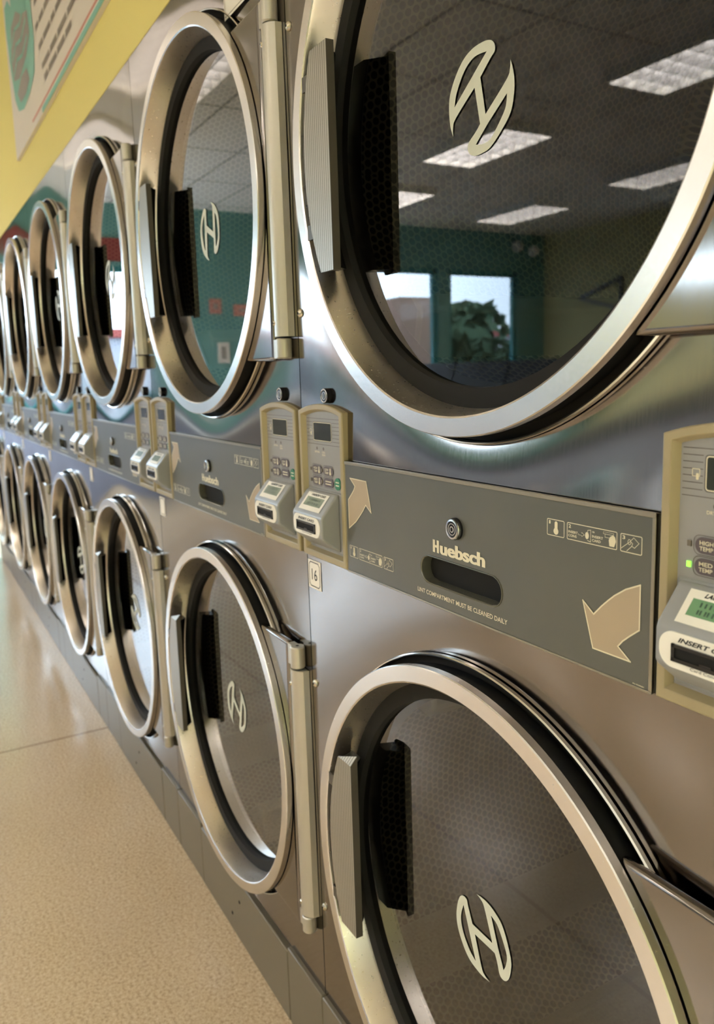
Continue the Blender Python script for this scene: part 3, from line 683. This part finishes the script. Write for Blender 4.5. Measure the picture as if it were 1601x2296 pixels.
def make_lint(parent):
    X0, X1, Z0, Z1 = 0.1400, 0.6540, 0.9075, 1.0570; yf = -0.0062
    b = MB(); cx, cz, hl, hh = 0.3925, 0.9485, 0.0720, 0.0152; n = 96
    def stad(s, y):
        l = []
        for i in range(n):
            a = 2*math.pi*i/n; c, si = math.cos(a), math.sin(a)
            # ray vs stadium
            H = hh*s+(s-1)*0; Lh = hl-hh; r = 1e9
            if abs(si) > 1e-9:
                t_ = H/abs(si)
                if abs(c*t_) <= Lh: r = t_
            if r > 1e8:
                sx = 1 if c > 0 else -1; B = -2*c*sx*Lh; Cc = Lh*Lh-H*H; r = (-B+math.sqrt(max(B*B-4*Cc, 0)))/2
            l.append((cx+c*r, y, cz+si*r))
        return l
    def rect(y):
        l = []
        for i in range(n):
            a = 2*math.pi*i/n; c, si = math.cos(a), math.sin(a); t_ = 1e9
            if c > 1e-9: t_ = min(t_, (X1-cx)/c)
            if c < -1e-9: t_ = min(t_, (X0-cx)/c)
            if si > 1e-9: t_ = min(t_, (Z1-cz)/si)
            if si < -1e-9: t_ = min(t_, (Z0-cz)/si)
            l.append([cx+c*t_, y, cz+si*t_])
        for px, pz in ((X0, Z0), (X1, Z0), (X0, Z1), (X1, Z1)):
            k = min(range(n), key=lambda i: (l[i][0]-px)**2+(l[i][2]-pz)**2); l[k] = [px, y, pz]
        return [tuple(p) for p in l]
    b.loops([rect(0.0), rect(yf), stad(1.13, yf)], 'olive')
    b.loops([stad(1.13, yf), stad(1.12, yf-0.0010), stad(1.06, yf-0.0012), stad(1.0, yf-0.0002), stad(0.985, yf+0.003), stad(0.95, yf+0.020), stad(0.90, yf+0.021)], 'olivesm', True, capb=True)
    pn = b.build('lint_drawer', parent)
    # edge lips
    b = MB(); b.box(X0, X1, yf-0.0012, yf+0.003, Z1-0.0035, Z1+0.0006, 'lip'); b.box(X0, X1, yf-0.0010, yf+0.003, Z0-0.0006, Z0+0.0016, 'lip')
    b.box(X1-0.0035, X1, yf-0.0006, yf+0.003, Z0, Z1, 'lip'); b.box(X0, X0+0.0010, yf-0.0006, yf+0.003, Z0, Z1, 'lip')
    b.build('edge_lip', pn, bevel=0.0005)
    b = MB(); y = yf-0.0003
    aR = [(0.5767, 0.9687), (0.5897, 0.9592), (0.5988, 0.9687), (0.6060, 0.9753), (0.6130, 0.9812), (0.6250, 0.9893), (0.6402, 0.9962), (0.6402, 0.9580), (0.6300, 0.9500), (0.6230, 0.9440), (0.6177, 0.9379), (0.6316, 0.9283), (0.5893, 0.9281)]
    aL = [(0.2*2-0.2460+0.0, 1.0360), (0.1964, 1.0357), (0.2075, 0.9962), (0.1938, 1.0047), (0.1870, 0.9970), (0.1801, 0.9906), (0.1670, 0.9794), (0.1480, 0.9680), (0.1480, 1.0066), (0.1583, 1.0159), (0.1635, 1.0210), (0.1668, 1.0265)]
    for pl in (aR, aL):
        b = MB(); v_, f_ = curve_mesh([pl]); b.add([(x, y, z) for x, z in v_], f_, 'tan'); stroke(b, pl+[pl[0]], 0.0013, y-0.0002, 'cream'); b.build('arrow_decal', pn)
    def icons(b, ix, iz):   # three pictograms, 0.111 x 0.0156
        h = 0.0156; t_ = 0.0007
        frame(b, ix, ix+0.0225, iz, iz+h, 0.0015, t_, y, 'cream'); frame(b, ix+0.0258, ix+0.0845, iz, iz+h, 0.0015, t_, y, 'cream'); frame(b, ix+0.0880, ix+0.1108, iz, iz+h, 0.0015, t_, y, 'cream')
        text(b, '1', ix+0.0026, ix+0.0046, iz+0.0108, iz+0.0140, y, 'cream', 0.02); text(b, '2', ix+0.0278, ix+0.0308, iz+0.0108, iz+0.0140, y, 'cream', 0.02); text(b, '3', ix+0.0900, ix+0.0930, iz+0.0108, iz+0.0140, y, 'cream', 0.02)
        flat(b, rrect(ix+0.0100, ix+0.0138, iz+0.004, iz+0.0140, 0.0018), y, 'cream')
        flat(b, [(ix+0.0119+0.0032*math.cos(i*math.pi/8), iz+0.0048+0.0032*math.sin(i*math.pi/8)) for i in range(16)], y-0.0001, 'cream')
        text(b, 'INSERT', ix+0.0275, ix+0.0392, iz+0.0062, iz+0.0085, y, 'cream', 0.02); text(b, 'COINS', ix+0.0275, ix+0.0378, iz+0.0028, iz+0.0051, y, 'cream', 0.02)
        stroke(b, [(ix+0.0402, iz+0.0078), (ix+0.0440, iz+0.0078), (ix+0.0440, iz+0.0088), (ix+0.0470, iz+0.0070), (ix+0.0440, iz+0.0052), (ix+0.0440, iz+0.0062), (ix+0.0402, iz+0.0062), (ix+0.0402, iz+0.0078)], 0.0004, y, 'cream')
        flat(b, [(ix+0.0502+0.0022*math.cos(i*math.pi/8), iz+0.0070+0.0032*math.sin(i*math.pi/8)) for i in range(16)], y, 'cream')
        stroke(b, [(ix+0.0510, iz+0.0118), (ix+0.0545, iz+0.0125), (ix+0.0545, iz+0.0020), (ix+0.0510, iz+0.0028)], 0.0005, y, 'cream'); stroke(b, [(ix+0.0510, iz+0.0118), (ix+0.0510, iz+0.0100)], 0.0005, y, 'cream')
        text(b, 'OR', ix+0.0562, ix+0.0592, iz+0.0104, iz+0.0120, y, 'cream', 0.02); text(b, 'INSERT', ix+0.0562, ix+0.0688, iz+0.0062, iz+0.0085, y, 'cream', 0.02); text(b, 'CARD', ix+0.0562, ix+0.0662, iz+0.0028, iz+0.0051, y, 'cream', 0.02)
        stroke(b, [(ix+0.0690, iz+0.0135), (ix+0.0805, iz+0.0135), (ix+0.0805, iz+0.0118), (ix+0.0690, iz+0.0118), (ix+0.0690, iz+0.0135)], 0.0004, y, 'cream'); stroke(b, [(ix+0.0710, iz+0.0118), (ix+0.0710, iz+0.0090), (ix+0.0760, iz+0.0090)], 0.0004, y, 'cream')
        flat(b, [(ix+0.0765, iz+0.0100), (ix+0.0752, iz+0.0072), (ix+0.0760, iz+0.0020), (ix+0.0812, iz+0.0020), (ix+0.0832, iz+0.0070), (ix+0.0822, iz+0.0105), (ix+0.0800, iz+0.0122)], y, 'cream')
        stroke(b, [(ix+0.0892, iz+0.0030), (ix+0.0960, iz+0.0080), (ix+0.0985, iz+0.0100), (ix+0.1010, iz+0.0085), (ix+0.1000, iz+0.0060), (ix+0.0950, iz+0.0015)], 0.0005, y, 'cream')
        stroke(b, [(ix+0.0985, iz+0.0100), (ix+0.1020, iz+0.0135), (ix+0.1075, iz+0.0095), (ix+0.1030, iz+0.0050), (ix+0.1000, iz+0.0062)], 0.0005, y, 'cream')
        stroke(b, [(ix+0.0975+0.0016*math.cos(i*math.pi/5), iz+0.0092+0.0022*math.sin(i*math.pi/5)) for i in range(11)], 0.0005, y, 'cream')
    for q in ((0.5300, 1.0207), (0.1472, 0.9293)):
        b = MB(); icons(b, *q); b.build('instruction_pictograms', pn)
    b = MB()
    text(b, 'LINT COMPARTMENT MUST BE CLEANED DAILY', 0.3115, 0.4735, 0.9182, 0.9234, y, 'cream', 0.012)
    b.build('lettering', pn); b = MB()
    text(b, 'PN 70298401', 0.6345, 0.6463, 0.9100, 0.9112, y, 'cream', 0.02)
    b.build('lettering', pn); b = MB()
    for n_, q in enumerate((-0.0010, -0.0005, 0.0, 0.0005, 0.0010)):
        yy = y-0.00004*n_
        text(b, 'H', 0.3450+q, 0.3552+q, 0.9708, 0.9852, yy, 'cream', 0.03); text(b, 'uebsch', 0.3588+q, 0.4376+q, 0.9704, 0.9852, yy-0.00002, 'cream', 0.02)
    b.build('lettering', pn)
    b = MB(); lx, lz = 0.3885, 1.0040
    b.lathe([(0.0122, yf), (0.0122, yf-0.0028), (0.0112, yf-0.0045)], lx, lz, 'black', 32)
    b.lathe([(0.0112, yf-0.0045), (0.0108, yf-0.0062), (0.0090, yf-0.0066), (0.0086, yf-0.0050)], lx, lz, 'lockm', 32)
    b.disc(lx, lz, 0.0088, yf-0.0052, 'lockd', 32); b.lathe([(0.0068, yf-0.0052), (0.0066, yf-0.0062), (0.0058, yf-0.0062), (0.0056, yf-0.0052)], lx, lz, 'lockm', 32)
    b.lathe([(0.0036, yf-0.0052), (0.0034, yf-0.0064), (0.0024, yf-0.0064), (0.0022, yf-0.0052)], lx, lz, 'lockm', 24)
    b.build('lock', pn)
    return pn

def key_lock(parent, x, z):
    b = MB(); b.lathe([(0.0105, 0.001), (0.0105, -0.0052), (0.0098, -0.0060)], x, z, 'lockd', 32)
    b.lathe([(0.0098, -0.0060), (0.0090, -0.0064), (0.0080, -0.0060)], x, z, 'lockm', 32); b.disc(x, z, 0.0082, -0.0058, 'lockd', 32)
    b.lathe([(0.0058, -0.0059), (0.0056, -0.0063), (0.0046, -0.0063), (0.0044, -0.0059)], x, z, 'lockm', 24)
    b.box(x-0.0009, x+0.0009, -0.0064, -0.0058, z-0.0034, z+0.0034, 'lockm')
    b.build('key_lock', parent)

def make_stack():
    root = empty('stacked_dryer')
    # cabinet body
    b = MB(); D = 0.95
    b.box(0.0012, 0.0040, 0.012, D, 0.02, 1.861, 'cab'); b.box(W-0.0040, W-0.0012, 0.012, D, 0.02, 1.861, 'cab')
    b.box(0.004, W-0.004, 0.012, D, 1.857, 1.861, 'cab'); b.box(0.004, W-0.004, 0.03, D, 0.03, 0.04, 'cab'); b.box(0.004, W-0.004, D-0.005, D, 0.04, 1.857, 'cab')
    b.box(0.004, W-0.004, 0.02, D-0.01, 0.955, 0.962, 'cab'); b.box(0.0015, W-0.0015, 0.006, 0.012, 0.900, 1.062, 'dark')
    b.build('cabinet', root)
    for nm, cz, z0, z1 in (('upper', ZU, 1.0580, 1.861), ('lower', ZL, 0.1520, 0.9060)):
        p = front_panel(cz, z0, z1).build('front_panel', root)
        b = MB(); b.lathe([(HOLE-0.0004, 0.010), (HOLE-0.0004, 0.0005), (HOLE+0.0004, -0.0020), (HOLE+0.0018, -0.0024), (HOLE+0.0030, -0.0008), (HOLE+0.0034, 0.0030)], XC, cz, 'chrome', 160); b.build('collar', p)
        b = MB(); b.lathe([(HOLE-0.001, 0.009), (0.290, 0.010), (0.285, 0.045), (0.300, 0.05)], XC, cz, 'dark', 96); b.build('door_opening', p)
        for zz in (0.197, -0.184):
            k = MB(); k.dome(0.0105, 0.0, cz+zz, 0.0066, 0.0044, 'screw'); k.disc(0.0105, cz+zz, 0.0020, -0.0045, 'dark', 6); k.build('screw', p)
        # drum
        b = MB(); R, y0, y1 = 0.335, 0.055, 0.70
        b.lathe([(R-0.025, y0), (R, y0+0.02), (R, y1), (0.30, y1+0.012), (0.02, y1+0.012)], 0, 0, 'drum', 128)
        dr = b.build('drum', root, loc=(XC, 0, cz))
        for q in range(3):
            a = math.radians(100+120*q + (0 if nm == 'upper' else 35)); k = MB()
            rad = Vector((math.cos(a), 0, math.sin(a))); tan_ = Vector((-math.sin(a), 0, math.cos(a)))
            l1 = [rad*(R-0.002)+tan_*s*0.055 for s in (-1, 1)]; l2 = [rad*(R-0.055)+tan_*s*0.014 for s in (-1, 1)]
            A = [Vector((v.x, 0.08, v.z)) for v in (l1[0], l2[0], l2[1], l1[1])]; B_ = [Vector((v.x, 0.68, v.z)) for v in (l1[0], l2[0], l2[1], l1[1])]
            k.add(A+B_, [(0, 1, 5, 4), (1, 2, 6, 5), (2, 3, 7, 6), (0, 3, 2, 1), (4, 5, 6, 7)], 'drumplain'); k.build('baffle', dr, bevel=0.006)
    du = make_door(root, ZU, -0.1435, 0.1220, 0.0, 0, (0.0, -0.0067))
    dl = make_door(root, ZL, -0.1240, 0.1370, 0.012, 76.5, (-0.0037, 0.0055))
    make_lint(root)
    make_control(root, 0.0050, lcdk='lcd'); make_control(root, 0.6590, lit=3)
    key_lock(root, 0.0850, 1.1432); key_lock(root, 0.7350, 1.1440)
    # toe kick: two side pieces and a lift-off centre cover
    for a, c in ((0.0012, 0.1790), (0.6630, W-0.0012)):
        b = MB(); b.box(a, c, -0.0075, 0.02, 0.0, 0.1520, 'toe'); b.build('toe_kick', root, bevel=0.0018)
    b = MB(); b.box(0.1805, 0.6615, -0.0080, 0.018, 0.0, 0.1435, 'toe'); b.dome(0.42, -0.008, 0.095, 0.004, 0.0015, 'dark'); b.dome(0.372, -0.008, 0.042, 0.004, 0.0015, 'dark'); b.build('access_cover', root, bevel=0.0025)
    b = MB(); b.box(0.1790, 0.6630, 0.006, 0.02, 0.140, 0.1520, 'dark'); b.build('toe_gap', root)
    return root

COLS = 7
stack0 = make_stack()
def sticker(parent, number):
    b = MB(); stick(b, 0.0235, 0.8765, 0.0420, 0.0440, -0.0006)
    o = b.build('number_sticker', parent)
    if number:
        k = MB(); text(k, number, 0.0235-0.0088, 0.0235+0.0088, 0.8680, 0.8850, -0.0010, 'ink', 0.0); k.build('sticker_number', o)
LBL = {0: 'stacked pair of steel tumble dryers numbered 16, largest and nearest on the right',
       1: 'stacked pair of steel tumble dryers left of number 16, white placard above its upper door',
       2: 'stacked pair of steel tumble dryers, third from the right along the row',
       3: 'stacked pair of steel tumble dryers, fourth from the right along the row',
       4: 'stacked pair of steel tumble dryers, fifth from the right along the row',
       5: 'stacked pair of steel tumble dryers, sixth from the right, cut by the photo edge',
       6: 'stacked pair of steel tumble dryers farthest down the row, beyond the photo edge'}
ROT = [(0, 76.5), (52, 40), (20, 110), (75, -20), (130, 60), (10, 95), (60, 30)]
roots = [stack0]
def swapped(o, a, b_):                          # copy a mesh with one material exchanged
    for i, mt in enumerate(o.data.materials):
        if mt == M[a]: o.data = o.data.copy(); o.data.materials[i] = M[b_]; return
for k in range(1, COLS): roots.append(copy_tree(stack0))
def walk(o):
    for c in o.children: yield c; yield from walk(c)
for k, r in enumerate(roots):
    for o in list(walk(r)):
        if o.name.startswith('reader_display') and not (k == 0 and max(v[0] for v in o.bound_box) > 0.5): swapped(o, 'lcdgreen', 'lcdgrey')
        if k > 0 and o.name.startswith('indicator'): swapped(o, 'led', 'ledoff')
    r.location = (-W*k, 0, 0)
    tag(r, LBL[k], 'dryer', 'stacked dryers along the wall')
    doors = [c for c in r.children if c.name.startswith('door')]
    doors.sort(key=lambda d: -max(v[2] for v in d.bound_box))
    for d, a in zip(doors, ROT[k]):
        for e in d.children:
            if e.name.startswith('emblem'): e.rotation_euler = (0, -math.radians(a), 0)
    sticker(r, '16' if k == 0 else None)
# placard above the upper door of the second column
b = MB(); px0, px1, pz0, pz1 = 0.5790, 0.7350, 1.7290, 1.8450
flat(b, [(px0, pz0), (px1, pz0), (px1, pz1), (px0, pz1)], -0.0008, 'white')
frame(b, px0+0.0035, px1-0.0035, pz0+0.0035, pz1-0.0035, 0.0005, 0.0012, -0.0011, 'signink')
b.build('placard', roots[1])
